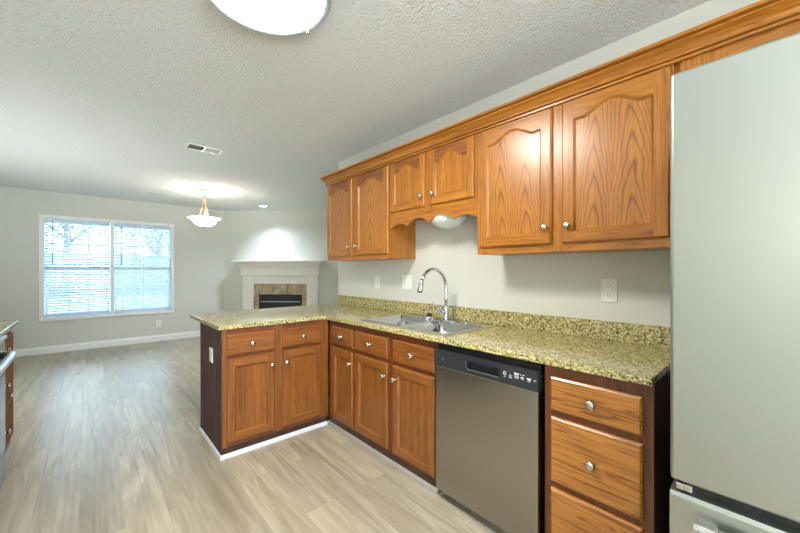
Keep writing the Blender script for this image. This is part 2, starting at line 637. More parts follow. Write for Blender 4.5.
mb.box(dx0, dx1, YN - .10, YN - .04, 0, 0.06).box(dx0, dx1, YN - .10, YN - .04, dz1 - .06, dz1)
for x in (dx0, -0.28, dx1 - .06):
    mb.box(x, x + .06, YN - .10, YN - .04, 0.06, dz1 - .06)
d_ = struct('added_door_1', mb, M['trim'], 'unseen glazed patio door added behind the camera to let in light')  # unseen door and opening added for light from behind
MB().box(dx0 + .06, dx1 - .06, YN - .075, YN - .069, .06, dz1 - .06).build('pane', M['pane'], d_)  # pane of the added unseen patio door
struct('wall_right', MB().box(XR, XR + .12, YN, YE, 0, H), M['wall'], 'greige wall behind the sink and wall cabinets')
struct('wall_return', MB().box(XR + .12, XD + .12, YE - .12, YE, 0, H), M['wall'], 'return wall at the end of the kitchen wall')
struct('wall_family_right', MB().box(XD, XD + .12, YE, YD, 0, H), M['wall'], 'right wall of the family room')
mb = MB()
mb.prism([(2.082, 7.489), (3.744, 5.827), (3.83, 5.913), (2.168, 7.575)], 'z', 0, H)
struct('wall_diagonal', mb, M['wall'], 'diagonal corner wall above the fireplace')


def base_profile(t=0.014, h=0.115):
    return [(0, 0), (-t, 0), (-t, h * .72), (-t * .6, h * .84), (-t * .35, h), (0, h)]


mb = MB().prism([(YF + p, z) for p, z in base_profile()], 'x', XL, 2.076)
struct('baseboard_far', mb, M['trim'], 'white baseboard under the window')
mb = MB().prism([(XL - p, z) for p, z in base_profile()], 'y', 3.80, YF - .016)
struct('baseboard_left', mb, M['trim'], 'white baseboard on the left wall')
mb = MB().prism([(XD + p, z) for p, z in base_profile()], 'y', YE, YD)
struct('baseboard_family_right', mb, M['trim'], 'white baseboard on the family room right wall')
# white shoe moulding along the cabinets


def shoe(name, pts, mat, label):
    mb = MB()
    mb.prism(pts[0], pts[1], pts[2], pts[3])
    return struct(name, mb, mat, label)


PXL, PYF, PYB = 0.685, 2.516, 3.089      # peninsula end, face, back
XF = 1.521                               # face of the sink run
q = lambda c, s: [(c, 0), (c + s * .017, 0), (c + s * .016, .014), (c + s * .010, .023), (c, .027)]
M['shoer'] = paint('shoe_white_shaded', (150, 143, 138), 0.5)  # same white shoe, greyed: shade of the overhang put into the paint
M['shoeg'] = paint('shoe_white', (205, 208, 214), 0.4)
shoe('trim_1', (q(PYF, -1), 'x', PXL - .017, XF - .018), M['shoeg'], 'white shoe moulding along the peninsula face')
shoe('trim_2', (q(PXL, -1), 'y', PYF - .016, PYB + .016), M['shoeg'], 'white shoe moulding along the peninsula end')
shoe('trim_3', (q(XF, -1), 'y', 1.305, PYF), M['shoer'], 'white shoe moulding along the sink run')

# ------------------------------------------------------------------ window
WIN = struct('window_1', (lambda m: m.box(-.590, 1.197, YF - .018, YF, wz1, 2.157, 0, .004)
                          .box(-.590, wx0, YF - .018, YF, wz0, wz1, 0, .004)
                          .box(wx1, 1.197, YF - .018, YF, wz0, wz1, 0, .004)
                          .box(-.590, 1.197, YF - .020, YF, .505, wz0, 0, .004)
                          .box(.266, .316, YF - .012, YF + .10, wz0, wz1, 0, .003))(MB()),
             M['trim'], 'white cased double window')
MB().box(wx0, wx1, YF + .085, YF + .12, wz0, wz0 + .02).build('sill', M['vinyl'], WIN)
for (a, b) in ((wx0, .266), (.316, wx1)):
    for (z0, z1, yy) in ((1.315, wz1, .092), (wz0 + .02, 1.345, .066)):
        y0, y1 = YF + yy, YF + yy + .026
        mb = MB()
        w_ = .040
        mb.box(a + .004, a + w_, y0, y1, z0, z1).box(b - w_, b - .004, y0, y1, z0, z1)
        mb.box(a + w_, b - w_, y0, y1, z0, z0 + w_).box(a + w_, b - w_, y0, y1, z1 - w_, z1)
        s_ = mb.build('sash', M['vinyl'], WIN)
        ym = (y0 + y1) / 2
        MB().box(a + w_, b - w_, ym - .002, ym + .002, z0 + w_, z1 - w_).build('pane', M['pane'], s_)
        mb = MB()
        for t in (1 / 3, 2 / 3):
            x = a + w_ + (b - a - 2 * w_) * t
            mb.box(x - .008, x + .008, ym - .008, ym + .008, z0 + w_, z1 - w_)
        zc = (z0 + z1) / 2
        mb.box(a + w_, b - w_, ym - .008, ym + .008, zc - .008, zc + .008)
        mb.build('grille', M['vinyl'], s_)


def blind(x0, x1, label, tilt, n=36):
    t = thing('window_blind', label, 'blind', ((x0 + x1) / 2, YF + .03, wz0), 0, 'white slatted blinds in the double window')
    hw = (x1 - x0) / 2 - .006
    hgt = wz1 - wz0
    MB().box(-hw, hw, -.024, .024, hgt - .042, hgt - .002, 0, .003).build('headrail', M['blind'], t)
    mb = MB()
    zt, zb = hgt - .055, .045
    for i in range(n):
        z = zb + (zt - zb) * i / (n - 1)
        c_, s_ = math.cos(tilt) * .022, math.sin(tilt) * .022
        d = .0014
        mb.prism([(-c_, z - s_ - d), (c_, z + s_ - d), (c_, z + s_ + d), (-c_, z - s_ + d)], 'x', -hw, hw)
    mb.build('slats', M['blind'], t)
    MB().box(-hw, hw, -.022, .022, .008, .030, 0, .003).build('bottom_rail', M['blind'], t)
    for x in (-hw * .72, 0, hw * .72):
        MB().box(x - .003, x + .003, -.0245, -.0235, .03, hgt - .042).build('ladder_tape', M['blind'], t)
    MB().tube([(-hw * .78, -.030, hgt - .04), (-hw * .78, -.032, hgt - .72)], .0045, 8).build('tilt_wand', M['dgrey'], t)
    return t


blind(wx0, .266, 'white slatted blind in the left half of the double window', 0.5)
blind(.316, wx1, 'white slatted blind in the right half of the double window, hanging more closed', 0.72)

# ------------------------------------------------------------------ yard
GZ = -0.15
struct('floor_yard', MB().box(-45, 40, YF + .14, 60, GZ - .1, GZ), M['grass'], 'lawn outside the window')
fc = thing('board_fence', 'weathered grey board fence across the lawn outside the window', 'fence', (0, 24, GZ))
mb = MB()
x = -16.0
while x < 14:
    hh = 2.35 + random.uniform(-.03, .03)
    mb.box(x, x + .14, -.012, .012, .04, hh)
    x += .152
mb.build('boards', M['fence'], fc)
for z in (.4, 1.2, 2.1):
    MB().box(-16, 14, .012, .06, z, z + .1).build('rail', M['fence'], fc)
for i in range(11):
    xx = -16 + 3.0 * i
    MB().box(xx - .06, xx + .06, .06, .18, 0, 2.45).build('post', M['fence'], fc)


def tree(x, y, h, r, label, seed):
    rn = random.Random(seed)
    t = thing('leafy_tree', label, 'tree', (x, y, GZ), 0, 'trees beyond the fence')
    mb = MB()
    mb.tube([(0, 0, 0), (.1, .05, h * .35), (.0, .1, h * .7), (.1, 0, h * .95)], [r * .09, r * .07, r * .045, r * .01], 10)
    for i in range(7):
        a = rn.uniform(0, 2 * PI)
        z0 = h * rn.uniform(.3, .7)
        mb.tube([(.05, .05, z0), (math.cos(a) * r * .4, math.sin(a) * r * .4, z0 + h * .12),
                 (math.cos(a) * r * .8, math.sin(a) * r * .8, z0 + h * .2)], [r * .035, r * .02, r * .006], 6)
    mb.build('trunk', M['bark'], t)
    mb = MB()
    for i in range(900):
        u = Vector((rn.gauss(0, 1), rn.gauss(0, 1), rn.gauss(0, 1))).normalized() * rn.uniform(.35, 1) ** .6
        p = Vector((u.x * r, u.y * r, h * .68 + u.z * h * .34))
        e1 = Vector((rn.gauss(0, 1), rn.gauss(0, 1), rn.gauss(0, 1))).normalized()
        e2 = e1.orthogonal().normalized()
        s = r * rn.uniform(.04, .09)
        mb.face([p - e1 * s, p + e2 * s * .6, p + e1 * s, p - e2 * s * .6])
    mb.build('foliage', M['leaf'], t)


tree(-6.2, 29, 8.5, 2.6, 'leafy tree behind the fence, seen through the left half of the window', 1)
tree(-1.2, 31, 9.5, 3.0, 'tallest leafy tree, behind the middle of the fence', 2)
tree(3.6, 29, 7.5, 2.4, 'leafy tree behind the fence, seen through the right half of the window', 3)


# ------------------------------------------------------------------ cabinet builders
def knob(parent, x, z, y0, r=.0185):
    """round mushroom knob growing out of a front at y0 towards -y."""
    pr_ = [(.0, 0), (r * .62, 0), (r * .55, -.004), (r * .36, -.008), (r * .36, -.014), (r * .8, -.018), (r, -.022), (r * .92, -.027),
           (r * .55, -.0305), (0, -.0315)]
    mb = MB().lathe(pr_, (x, y0, z), 'y', 18)
    return mb.build('knob', M['nickel'], parent)


def slab_drawer(parent, x0, x1, z0, z1, mat, th=.019):
    mb = MB()
    c = .008
    yf = -th
    A = [(x0 + c, yf, z0 + c), (x1 - c, yf, z0 + c), (x1 - c, yf, z1 - c), (x0 + c, yf, z1 - c)]
    B = [(x0, yf + c * .8, z0), (x1, yf + c * .8, z0), (x1, yf + c * .8, z1), (x0, yf + c * .8, z1)]
    C_ = [(x0, 0, z0), (x1, 0, z0), (x1, 0, z1), (x0, 0, z1)]
    mb.face(A)
    for i in range(4):
        j = (i + 1) % 4
        mb.face([B[i], B[j], A[j], A[i]])
        mb.face([C_[i], C_[j], B[j], B[i]])
    mb.face(C_[::-1])
    o = mb.build('drawer', mat, parent)
    return o


def door(parent, x0, x1, z0, z1, mats, stile=.055, top=.06, bot=.055, rise=0.0, panel_mat=None, th=.019, inset=.012, cut=.011):
    """framed door; rise > 0 gives the top rail a cathedral arch."""
    mb = MB()
    yf = -th
    c = .007
    X0, X1, Z0, Z1 = x0 + c, x1 - c, z0 + c, z1 - c
    xl, xr, zb, zs = x0 + stile, x1 - stile, z0 + bot, z1 - top
    arch = []
    n = 28 if rise else 1
    for i in range(n + 1):
        t = -1 + 2 * i / n
        if rise:
            tt = min(1, abs(t) / .80)
            y = (0.5 + 0.5 * math.cos(PI * tt)) ** .85 * rise
            if abs(t) > .80:
                y += rise * .06 * math.sin(PI * (abs(t) - .80) / .20)
        else:
            y = 0
        arch.append((xl + (xr - xl) * i / n, zs + y))
    # frame front
    mb.face([(X0, yf, Z0), (xl, yf, Z0), (xl, yf, Z1), (X0, yf, Z1)], 0)
    mb.face([(xr, yf, Z0), (X1, yf, Z0), (X1, yf, Z1), (xr, yf, Z1)], 0)
    mb.face([(xl, yf, Z0), (xr, yf, Z0), (xr, yf, zb), (xl, yf, zb)], 1)
    for (a, b) in zip(arch, arch[1:]):
        mb.face([(a[0], yf, a[1]), (b[0], yf, b[1]), (b[0], yf, Z1), (a[0], yf, Z1)], 2 if len(mats) > 2 else 1)
    # sticking
    L0 = [(xl, zb), (xr, zb)] + arch[::-1]
    def shrink(d):
        s = (xr - xl - 2 * d) / (xr - xl)
        cx = (xl + xr) / 2
        return [(xl + d, zb + d), (xr - d, zb + d)] + [(cx + (p[0] - cx) * s, p[1] - d) for p in arch[::-1]]
    loops = [(L0, yf), (shrink(cut * .25), yf + .0035), (shrink(cut), yf + inset)]
    for (A, ya), (B, yb) in zip(loops, loops[1:]):
        for i in range(len(A)):
            j = (i + 1) % len(A)
            mb.face([(A[i][0], ya, A[i][1]), (A[j][0], ya, A[j][1]), (B[j][0], yb, B[j][1]), (B[i][0], yb, B[i][1])],
                    1 if (i == 0 or 1 < i < len(A) - 1) else 0)
    # outer edge
    F_ = [(X0, yf, Z0), (X1, yf, Z0), (X1, yf, Z1), (X0, yf, Z1)]
    B_ = [(x0, yf + c, z0), (x1, yf + c, z0), (x1, yf + c, z1), (x0, yf + c, z1)]
    C_ = [(x0, 0, z0), (x1, 0, z0), (x1, 0, z1), (x0, 0, z1)]
    for i in range(4):
        j = (i + 1) % 4
        mt = 1 if i in (0, 2) else 0
        mb.face([B_[i], B_[j], F_[j], F_[i]], mt)
        mb.face([C_[i], C_[j], B_[j], B_[i]], mt)
    mb.face(C_[::-1], 0)
    o = mb.build('door', mats, parent)
    pts = shrink(cut * .98)
    MB().prism(pts, 'y', yf + inset - .0005, yf + inset + .004).build('panel', panel_mat or mats[0], o)
    return o


CT = 0.884   # underside of the counters


def base_cabinet(label, loc, rz, w, depth, stiles, rails, drawers, doors, frame_mat, dmat, vm, hm, right_mat=None, left_mat=None,
                 x_frame=None, extra=None, group='oak base cabinets', side_top=CT):
    t = thing('base_cabinet', label, 'cabinet', (loc[0], loc[1], 0), rz, group)
    xf0, xf1 = x_frame or (0, w)
    mb = MB()
    th = .016
    mb.box(0, th, .019, depth, 0.0, side_top).box(w - th, w, .019, depth, 0.0, side_top)
    mb.box(th, w - th, depth - th, depth, 0, CT).box(th, w - th, .019, depth - th, .070, .085)
    if extra:
        extra(mb)
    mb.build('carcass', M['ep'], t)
    mb = MB()
    for (a, b) in stiles:
        mb.box(a, b, 0, .0188, .068, CT - .001)
    for (a, b, z0, z1) in rails:
        mb.box(a, b, .0006, .0186, z0, z1, 1)
    mb.build('face_frame', [frame_mat, M['fd']], t)  # darker rails paint in the shade under the counter and between fronts
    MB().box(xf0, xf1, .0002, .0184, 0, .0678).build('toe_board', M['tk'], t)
    for (a, b, z0, z1, kx) in drawers:
        d = slab_drawer(t, a, b, z0, z1, dmat)
        knob(d, (a + b) / 2 if kx is None else kx, (z0 + z1) / 2, -.019)
    for (a, b, z0, z1, side) in doors:
        d = door(t, a, b, z0, z1, [vm, hm], stile=.053, top=.056, bot=.053)
        kx = {'r': b - .026, 'l': a + .026}[side]
        knob(d, kx, z1 - .088, -.019)
    return t


# ---- sink run (faces -x): local x = start_y - y
RZ = -PI / 2
D0, D1, E0, E1 = .694, .837, .088, .666       # drawer and door heights
RY = lambda y0: (lambda y: y0 - y)
f0 = RY(PYF)
w = PYF - 2.128
base_cabinet('narrow oak base cabinet with one drawer in the inner corner beside the peninsula', (XF, PYF), RZ, w, XR - XF,
             [(0.019, f0(2.443) + .010), (f0(2.146) - .010, w)],
             [(.03, w - .01, .826, CT - .001), (.03, w - .01, .655, .705), (.03, w - .01, .068, .100)],
             [(f0(2.443), f0(2.146), D0, D1, None)], [(f0(2.443), f0(2.146), E0, E1, 'r')],
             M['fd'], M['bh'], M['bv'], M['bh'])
y0 = 2.128
f1 = RY(y0)
w = y0 - 1.304
base_cabinet('oak sink base cabinet with two false drawers, left of the dishwasher', (XF, y0), RZ, w, XR - XF,
             [(0, f1(2.113) + .012), (f1(1.742) - .010, f1(1.687) + .010), (f1(1.323) - .010, w)],
             [(.01, w - .01, .826, CT - .001), (.01, w - .01, .655, .705), (.01, w - .01, .068, .100)],
             [(f1(2.113), f1(1.742), D0, D1, None), (f1(1.687), f1(1.323), D0, D1, None)],
             [(f1(2.113), f1(1.742), E0, E1, 'r'), (f1(1.687), f1(1.323), E0, E1, 'l')],
             M['fd'], M['bh'], M['bv'], M['bh'], side_top=.715)
y0 = .690
f2 = RY(y0)
w = y0 - .302
base_cabinet('oak three drawer base cabinet between dishwasher and refrigerator', (XF, y0), RZ, w, XR - XF,
             [(0, f2(.655) + .006), (f2(.334) - .006, w)],
             [(.01, w - .01, .826, CT - .001), (.01, w - .01, .655, .70), (.01, w - .01, .352, .390), (.01, w - .01, .068, .095)],
             [(f2(.660), f2(.332), .690, .832, None), (f2(.660), f2(.332), .383, .660, None), (f2(.660), f2(.332), .078, .354, None)],
             [], M['fd'], M['bk'], M['bv'], M['bh'])

# ---- peninsula (faces -y)
g = lambda X: X - PXL
w = XF - .0012 - PXL
pen = base_cabinet('oak peninsula base cabinet with two drawers over two doors', (PXL, PYF), 0, w, PYB - PYF,
                   [(0, g(.711) + .012), (g(1.049) - .008, g(1.112) + .008), (g(1.443) - .006, w)],
                   [(.01, w - .01, .828, CT - .001), (.01, w - .01, .655, .715), (.01, w - .01, .068, .112)],
                   [(g(.711), g(1.049), .702, .844, None), (g(1.112), g(1.443), .702, .842, None)],
                   [(g(.711), g(1.049), .100, .678, 'r'), (g(1.112), g(1.443), .098, .678, 'l')],
                   M['fl'], M['bh'], M['bv'], M['bh'])
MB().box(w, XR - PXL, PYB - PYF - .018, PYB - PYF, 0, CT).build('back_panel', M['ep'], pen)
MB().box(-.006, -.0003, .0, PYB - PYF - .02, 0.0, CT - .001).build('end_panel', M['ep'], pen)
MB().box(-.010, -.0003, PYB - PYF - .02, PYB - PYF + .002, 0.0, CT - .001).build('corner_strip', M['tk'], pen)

# ---- left run drawer bank beyond the range (faces +x)
w = .82
base_cabinet('oak drawer base cabinet beyond the range on the left wall', (-.447, 2.972), PI / 2, w, .61,
             [(0, .04), (w - .04, w)],
             [(.01, w - .01, .826, CT - .001), (.01, w - .01, .655, .70), (.01, w - .01, .352, .390), (.01, w - .01, .068, .095)],
             [(.03, w - .03, .690, .832, None), (.03, w - .03, .383, .660, None), (.03, w - .03, .078, .354, None)],
             [], M['lr'], M['lr'], M['lr'], M['lr'])

# ------------------------------------------------------------------ counters
SX0, SX1, SY0, SY1 = 1.547, 2.054, 1.268, 2.108       # sink rim
HX0, HX1, HY0, HY1 = SX0 + .024, SX1 - .078, SY0 + .024, SY1 - .024
CX0 = 1.481
xs = [0.655, CX0, HX0, HX1, XR - .001]
ys = [.298, HY0, HY1, PYF - .014, 3.370]


def keep(i, j):
    if i == 0:
        return j == 3
    if i == 2 and j == 1:
        return False
    return True


ctop = slab_grid(xs, ys, keep, CT, .914)
# the counter stops at the end of the kitchen wall
o = ctop.build('granite_countertop', M['granite'])
bv = o.modifiers.new('edge', 'BEVEL')
bv.width = .004
bv.segments = 2
bv.limit_method = 'ANGLE'
tag(o, 'L-shaped speckled gold granite countertop over the sink run and peninsula', 'countertop')
o = MB().box(XR - .022, XR - .0005, .298, 3.296, .9145, 1.015, 0, .002).build('granite_backsplash', M['granite'])
tag(o, 'low speckled granite backsplash strip along the kitchen wall', 'backsplash')
o = MB().box(-1.055, -.407, 2.968, 3.815, CT, .914, 0, .004).build('granite_countertop', M['granite'])
tag(o, 'short granite countertop beyond the range at the left edge', 'countertop')

# ------------------------------------------------------------------ wall cabinets
UZ0, UZ1 = 1.390, 2.158
XU = 1.839


def wall_cabinet(name, label, y0, y1, zb, stiles, rails, doors, valance=None):
    t = thing(name, label, 'cabinet', (XU, y0, zb), RZ, 'oak wall cabinets')
    w = y0 - y1
    dp = XR - XU - .001
    h = UZ1 - zb
    mb = MB().box(0.0006, w - .0006, .019, dp, .0, h)
    mb.build('carcass', M['uv'], t)
    mb = MB()
    for (a, b, z0, z1) in stiles:
        mb.box(a, b, 0, .0188, z0 - zb, z1 - zb)
    for (a, b, z0, z1) in rails:
        mb.box(a, b, .0004, .0186, z0 - zb, z1 - zb, 1)
    mb.build('face_frame', [M['uv'], M['uh']], t)
    for (a, b, z0, z1, side, kz, top, stile, rise, pm) in doors:
        d = door(t, a, b, z0 - zb, z1 - zb, [M['uv'], M['uh']] + ([M['ushade']] if y0 > 1.9 else []), stile=stile, top=top, bot=.056, rise=rise, panel_mat=pm)
        knob(d, b - .030 if side == 'r' else a + .030, kz - zb, -.019, .0175)
    return t


ya, yb, yc, yd = 3.049, 2.085, 1.257, .297
A = lambda y: ya - y
wall_cabinet('wall_cabinet', 'tall oak wall cabinet with two arched doors at the far end of the row', ya, yb, UZ0,
             [(0, .03, UZ0, UZ1), (A(2.615), A(2.555), UZ0, UZ1), (ya - yb - .03, ya - yb, UZ0, UZ1)],
             [(.02, ya - yb - .02, UZ0, 1.432), (.02, ya - yb - .02, 2.12, UZ1)],
             [(A(3.037), A(2.608), 1.424, 2.143, 'r', 1.512, .100, .052, .052, M['uc1']),
              (A(2.559), A(2.099), 1.424, 2.143, 'l', 1.512, .100, .052, .052, M['uc1'])])
B = lambda y: yb - y
sw = yb - yc
short = wall_cabinet('wall_cabinet', 'short oak wall cabinet over the sink with a scalloped valance', yb, yc, 1.72,
                     [(0, .03, 1.72, UZ1), (B(1.705), B(1.636), 1.72, UZ1), (sw - .03, sw, 1.72, UZ1)],
                     [(.02, sw - .02, 1.72, 1.762), (.02, sw - .02, 2.12, UZ1)],
                     [(B(2.068), B(1.697), 1.755, 2.145, 'r', 1.832, .095, .048, .048, M['uv']),
                      (B(1.644), B(1.278), 1.755, 2.145, 'l', 1.832, .095, .048, .048, M['uv'])])
# scalloped valance
pts = []
keyp = [(0, 1.622), (.105, 1.657), (.19, 1.634), (.305, 1.684), (.414, 1.636), (.523, 1.684), (.638, 1.634), (.723, 1.657), (sw, 1.622)]
nv = 96
for i in range(nv + 1):
    x = sw * i / nv
    for (a, za), (b, zb_) in zip(keyp, keyp[1:]):
        if a <= x <= b + 1e-9:
            u = (x - a) / (b - a)
            # round tops, pointed lows
            if za < zb_:
                s_ = math.sin(u * PI / 2) ** .85 if u > 0 else 0
            else:
                s_ = 1 - math.sin((1 - u) * PI / 2) ** .85
            pts.append((x, za + (zb_ - za) * s_ - 1.72))
            break
MB().prism([(0.0, -.0004), (sw, -.0004)] + pts[::-1], 'y', 0, .0186).build('valance', M['uh'], short)
C_ = lambda y: yc - y
wall_cabinet('wall_cabinet', 'tall oak wall cabinet with two wide arched doors beside the refrigerator', yc, yd, UZ0,
             [(0, .03, UZ0, UZ1), (C_(.800), C_(.735), UZ0, UZ1), (yc - yd - .03, yc - yd, UZ0, UZ1)],
             [(.02, yc - yd - .02, UZ0, 1.438), (.02, yc - yd - .02, 2.12, UZ1)],
             [(C_(1.238), C_(.794), 1.430, 2.146, 'r', 1.518, .098, .055, .052, M['uc2']),
              (C_(.741), C_(.307), 1.430, 2.146, 'l', 1.518, .098, .055, .052, M['uc2'])])
D_ = lambda y: (yd - .001) - y
wall_cabinet('wall_cabinet', 'oak wall cabinet over the refrigerator, only its top rail showing', yd - .001, -.72, 1.86,
             [(.018, .0845, 1.86, UZ1), (.0855, .1505, 1.86, UZ1), (yd + .72 - .05, yd + .72, 1.86, UZ1)],
             [(.0, yd + .72 - .02, 1.86, 1.90), (.151, yd + .72 - .02, 2.06, UZ1)],
             [(.12, .53, 1.885, 2.075, 'r', 1.92, .05, .05, .0, M['uv']), (.56, .97, 1.885, 2.075, 'l', 1.92, .05, .05, .0, M['uv'])])

# crown moulding
prof = [(0, 2.150), (.016, 2.150), (.017, 2.159), (.008, 2.161), (.008, 2.165), (.021, 2.168), (.021, 2.175), (.013, 2.178), (.018, 2.188),
        (.030, 2.202), (.049, 2.212), (.049, 2.217), (.040, 2.219), (.040, 2.223), (.062, 2.226), (.062, 2.239), (0, 2.239)]
mb = MB()
n = len(prof)
ends = []
for far in (0, 1):
    if far:
        ring = [mb.bm.verts.new((XU - p, ya + p, z)) for p, z in prof]
    else:
        ring = [mb.bm.verts.new((XU - p, -.72, z)) for p, z in prof]
    ends.append(ring)
ret = [mb.bm.verts.new((XR - .001, ya + p, z)) for p, z in prof]
for A_, B_ in ((ends[0], ends[1]), (ends[1], ret)):
    for i in range(n):
        j = (i + 1) % n
        mb.bm.faces.new((A_[i], A_[j], B_[j], B_[i]))
mb.bm.faces.new(ends[0])
mb.bm.faces.new(ret[::-1])
mb.box(XU + .0004, XR - .001, -.72, ya - .0004, UZ1 + .0005, 2.238)
o = mb.build('crown_molding', M['uy'], None, (XU, 0, 2.153))
tag(o, 'long stepped oak crown molding along the tops of the wall cabinets', 'molding')

# unlit dome under the short cabinet
t = thing('sink_light', 'unlit frosted dome light under the short cabinet over the sink', 'light', (1.985, 1.615, 1.72))
MB().lathe([(0, 0), (.115, 0), (.118, -.012), (0.112, -.022), (0, -.022)], seg=36).build('base', M['trim'], t)
mb = MB()
mb.lathe([(.142 * math.cos(a * PI / 20), -.022 - .100 * math.sin(a * PI / 20)) if a < 10 else (0, -.122) for a in range(11)], seg=40)
mb.build('glass_shade', M['offglass'], t)

# ------------------------------------------------------------------ sink and faucet
t = thing('kitchen_sink', 'stainless double bowl sink set into the granite counter', 'sink', (SX0, SY0, .914))
W_, L_ = SX1 - SX0, SY1 - SY0
bx0, bx1 = .030, W_ - .085
ymid = L_ / 2
bowls = [(.032, ymid - .014), (ymid + .014, L_ - .032)]
gx = [0, bx0, bx1, W_]
gy = [0, bowls[0][0], bowls[0][1], bowls[1][0], bowls[1][1], L_]
mb = slab_grid(gx, gy, lambda i, j: not (i == 1 and j in (1, 3)), .0005, .006)
mb.build('rim', M['sink'], t)
for (b0, b1) in bowls:
    mb = MB()
    r0, n_ = .045, 8

    def rr(x0, x1, y0, y1, r, z):
        pts_ = []
        for (cx_, cy_, a0) in ((x1 - r, y1 - r, 0), (x0 + r, y1 - r, PI / 2), (x0 + r, y0 + r, PI), (x1 - r, y0 + r, 1.5 * PI)):
            for i in range(n_ + 1):
                a = a0 + PI / 2 * i / n_
                pts_.append((cx_ + r * math.cos(a), cy_ + r * math.sin(a), z))
        return [mb.bm.verts.new(p) for p in pts_]
    loops = [rr(bx0 - .003, bx1 + .003, b0 - .003, b1 + .003, .035, .0065), rr(bx0 + .004, bx1 - .004, b0 + .004, b1 - .004, .04, .004),
             rr(bx0 + .012, bx1 - .012, b0 + .012, b1 - .012, .05, -.15), rr(bx0 + .03, bx1 - .03, b0 + .03, b1 - .03, .05, -.175),
             rr(bx0 + .12, bx1 - .12, b0 + .12, b1 - .12, .03, -.18)]
    for A_, B_ in zip(loops, loops[1:]):
        for i in range(len(A_)):
            j = (i + 1) % len(A_)
            f = mb.bm.faces.new((A_[i], A_[j], B_[j], B_[i]))
            f.smooth = True
    mb.bm.faces.new(loops[-1])
    b_ = mb.build('bowl', M['bowl_steel'], t)
    mb = MB()
    mb.lathe([(.0, -.1775), (.036, -.1775), (.042, -.176), (.042, -.1795)], ((bx0 + bx1) / 2, (b0 + b1) / 2, 0), 'z', 24)
    mb.build('drain', M['chrome'], b_)

FX, FY, FZ = 1.992, 1.635, .920
t = thing('kitchen_faucet', 'tall chrome gooseneck pull-down faucet on the sink deck', 'faucet', (FX, FY, FZ))
MB().prism([(.028 * math.cos(a * PI / 12) + 0, .028 * math.sin(a * PI / 12) + (.10 if 0 <= a <= 12 else -.10)) for a in range(24)],
           'z', .0003, .009).build('deck_plate', M['chrome'], t)
MB().lathe([(.0, .008), (.027, .008), (.027, .02), (.023, .03), (.021, .075), (.019, .095), (.015, .105), (0, .105)], seg=24).build('body', M['chrome'], t)
R_ = .137
path = [(0, 0, .09), (0, 0, .17), (0, 0, .235)]
for i in range(0, 19):
    a = PI * i / 18 * .80
    path.append((-R_ + R_ * math.cos(a), 0, .242 + R_ * math.sin(a)))
last = path[-1]
path.append((last[0] - .010, 0, last[2] - .018))
MB().tube(path, .0125, 14).build('spout', M['chrome'], t)
p0, p1 = Vector(path[-1]), Vector((last[0] - .034, 0, last[2] - .100))
dv = (p1 - p0)
h_ = MB().tube([p0, p0 + dv * .15, p0 + dv * .6, p0 + dv * .95, p1], [.0135, .016, .0185, .020, .017], 16).build('spray_head', M['chrome'], t)
MB().tube([p1 + Vector((0, 0, .0005)), p1 + dv * .05], [.0155, .014], 14).build('nozzle', M['black'], h_)
MB().box(p0.x - .024, p0.x - .016, -.007, .007, p0.z - .075, p0.z - .035, 0, .003).build('spray_button', M['black'], h_)
MB().tube([(-.012, 0, .062), (-.05, .002, .066)], .015, 14).build('handle_hub', M['chrome'], t)
MB().tube([(-.046, .002, .064), (-.075, .004, .085), (-.115, .008, .118), (-.138, .010, .138)], [.009, .008, .0075, .0085], 10).build('lever', M['chrome'], t)
t = thing('sink_stopper', 'small chrome fitting with a black cap on the sink deck beside the faucet', 'stopper', (1.985, 1.80, .920))
MB().lathe([(0, .0003), (.030, .0003), (.030, .006), (.027, .016), (0, .016)], seg=24).build('flange', M['chrome'], t)
MB().lathe([(0, .016), (.021, .016), (.024, .024), (.022, .036), (.012, .041), (0, .041)], seg=20).build('cap', M['black'], t)
o = MB().lathe([(0, .0003), (.024, .0003), (.024, .005), (.018, .009), (0, .010)], seg=24).build('hole_cover', M['chrome'], None)
o.location = (1.995, 1.455, .920)
tag(o, 'flat chrome hole cover on the sink deck, right of the faucet', 'hole cover')

# ------------------------------------------------------------------ dishwasher
t = thing('dishwasher', 'stainless dishwasher with a dark control strip under the granite counter', 'dishwasher', (XF, 1.298, 0), RZ)
w = .600
MB().box(.004, w - .004, .02, XR - XF - .02, 0.09, .878).build('tub', M['black'], t)
MB().box(.0, w, .045, .06, 0.0, .09).build('kick_plate', M['black'], t)
MB().box(.004, w - .004, -.012, .02, .848, .872).build('top_strip', M['black'], t)
dd = MB().box(.006, w - .006, -.040, .019, .055, .757, 0, .005, 2).build('door', M['dwsteel'], t)
cp = MB()
px0, px1, pz0, pz1 = .212, .412, .778, .822
yf = -.043
z0, z1 = .757, .846
cp.box(.006, px0, yf, .0, z0, z1).box(px1, w - .006, yf, .0, z0, z1).box(px0, px1, yf, .0, z0, pz0).box(px0, px1, yf, .0, pz1, z1)
cp.box(px0, px1, -.006, .0, pz0, pz1)
cpo = cp.build('control_panel', M['dgloss'], t)
mb = MB()
mb.tube([(px0 + .008, yf, pz1), (px0 + .004, yf - .001, pz1 - .012), (px0 + .006, yf - .001, pz0 + .010), (px0 + .018, yf - .001, pz0),
         (px1 - .004, yf - .001, pz0)], .004, 8)
mb.build('pocket_lip', M['dgrey'], cpo)
MB().lathe([(0, yf - .0008), (.009, yf - .0008), (.009, yf), (0, yf)], (.062, 0, .797), 'y', 20).build('round_mark', M['dgrey'], cpo)
marks = MB()
yk = yf - .0006


def mk(x0, x1, z0, z1):
    marks.box(x0, x1, yk, yf, z0, z1)


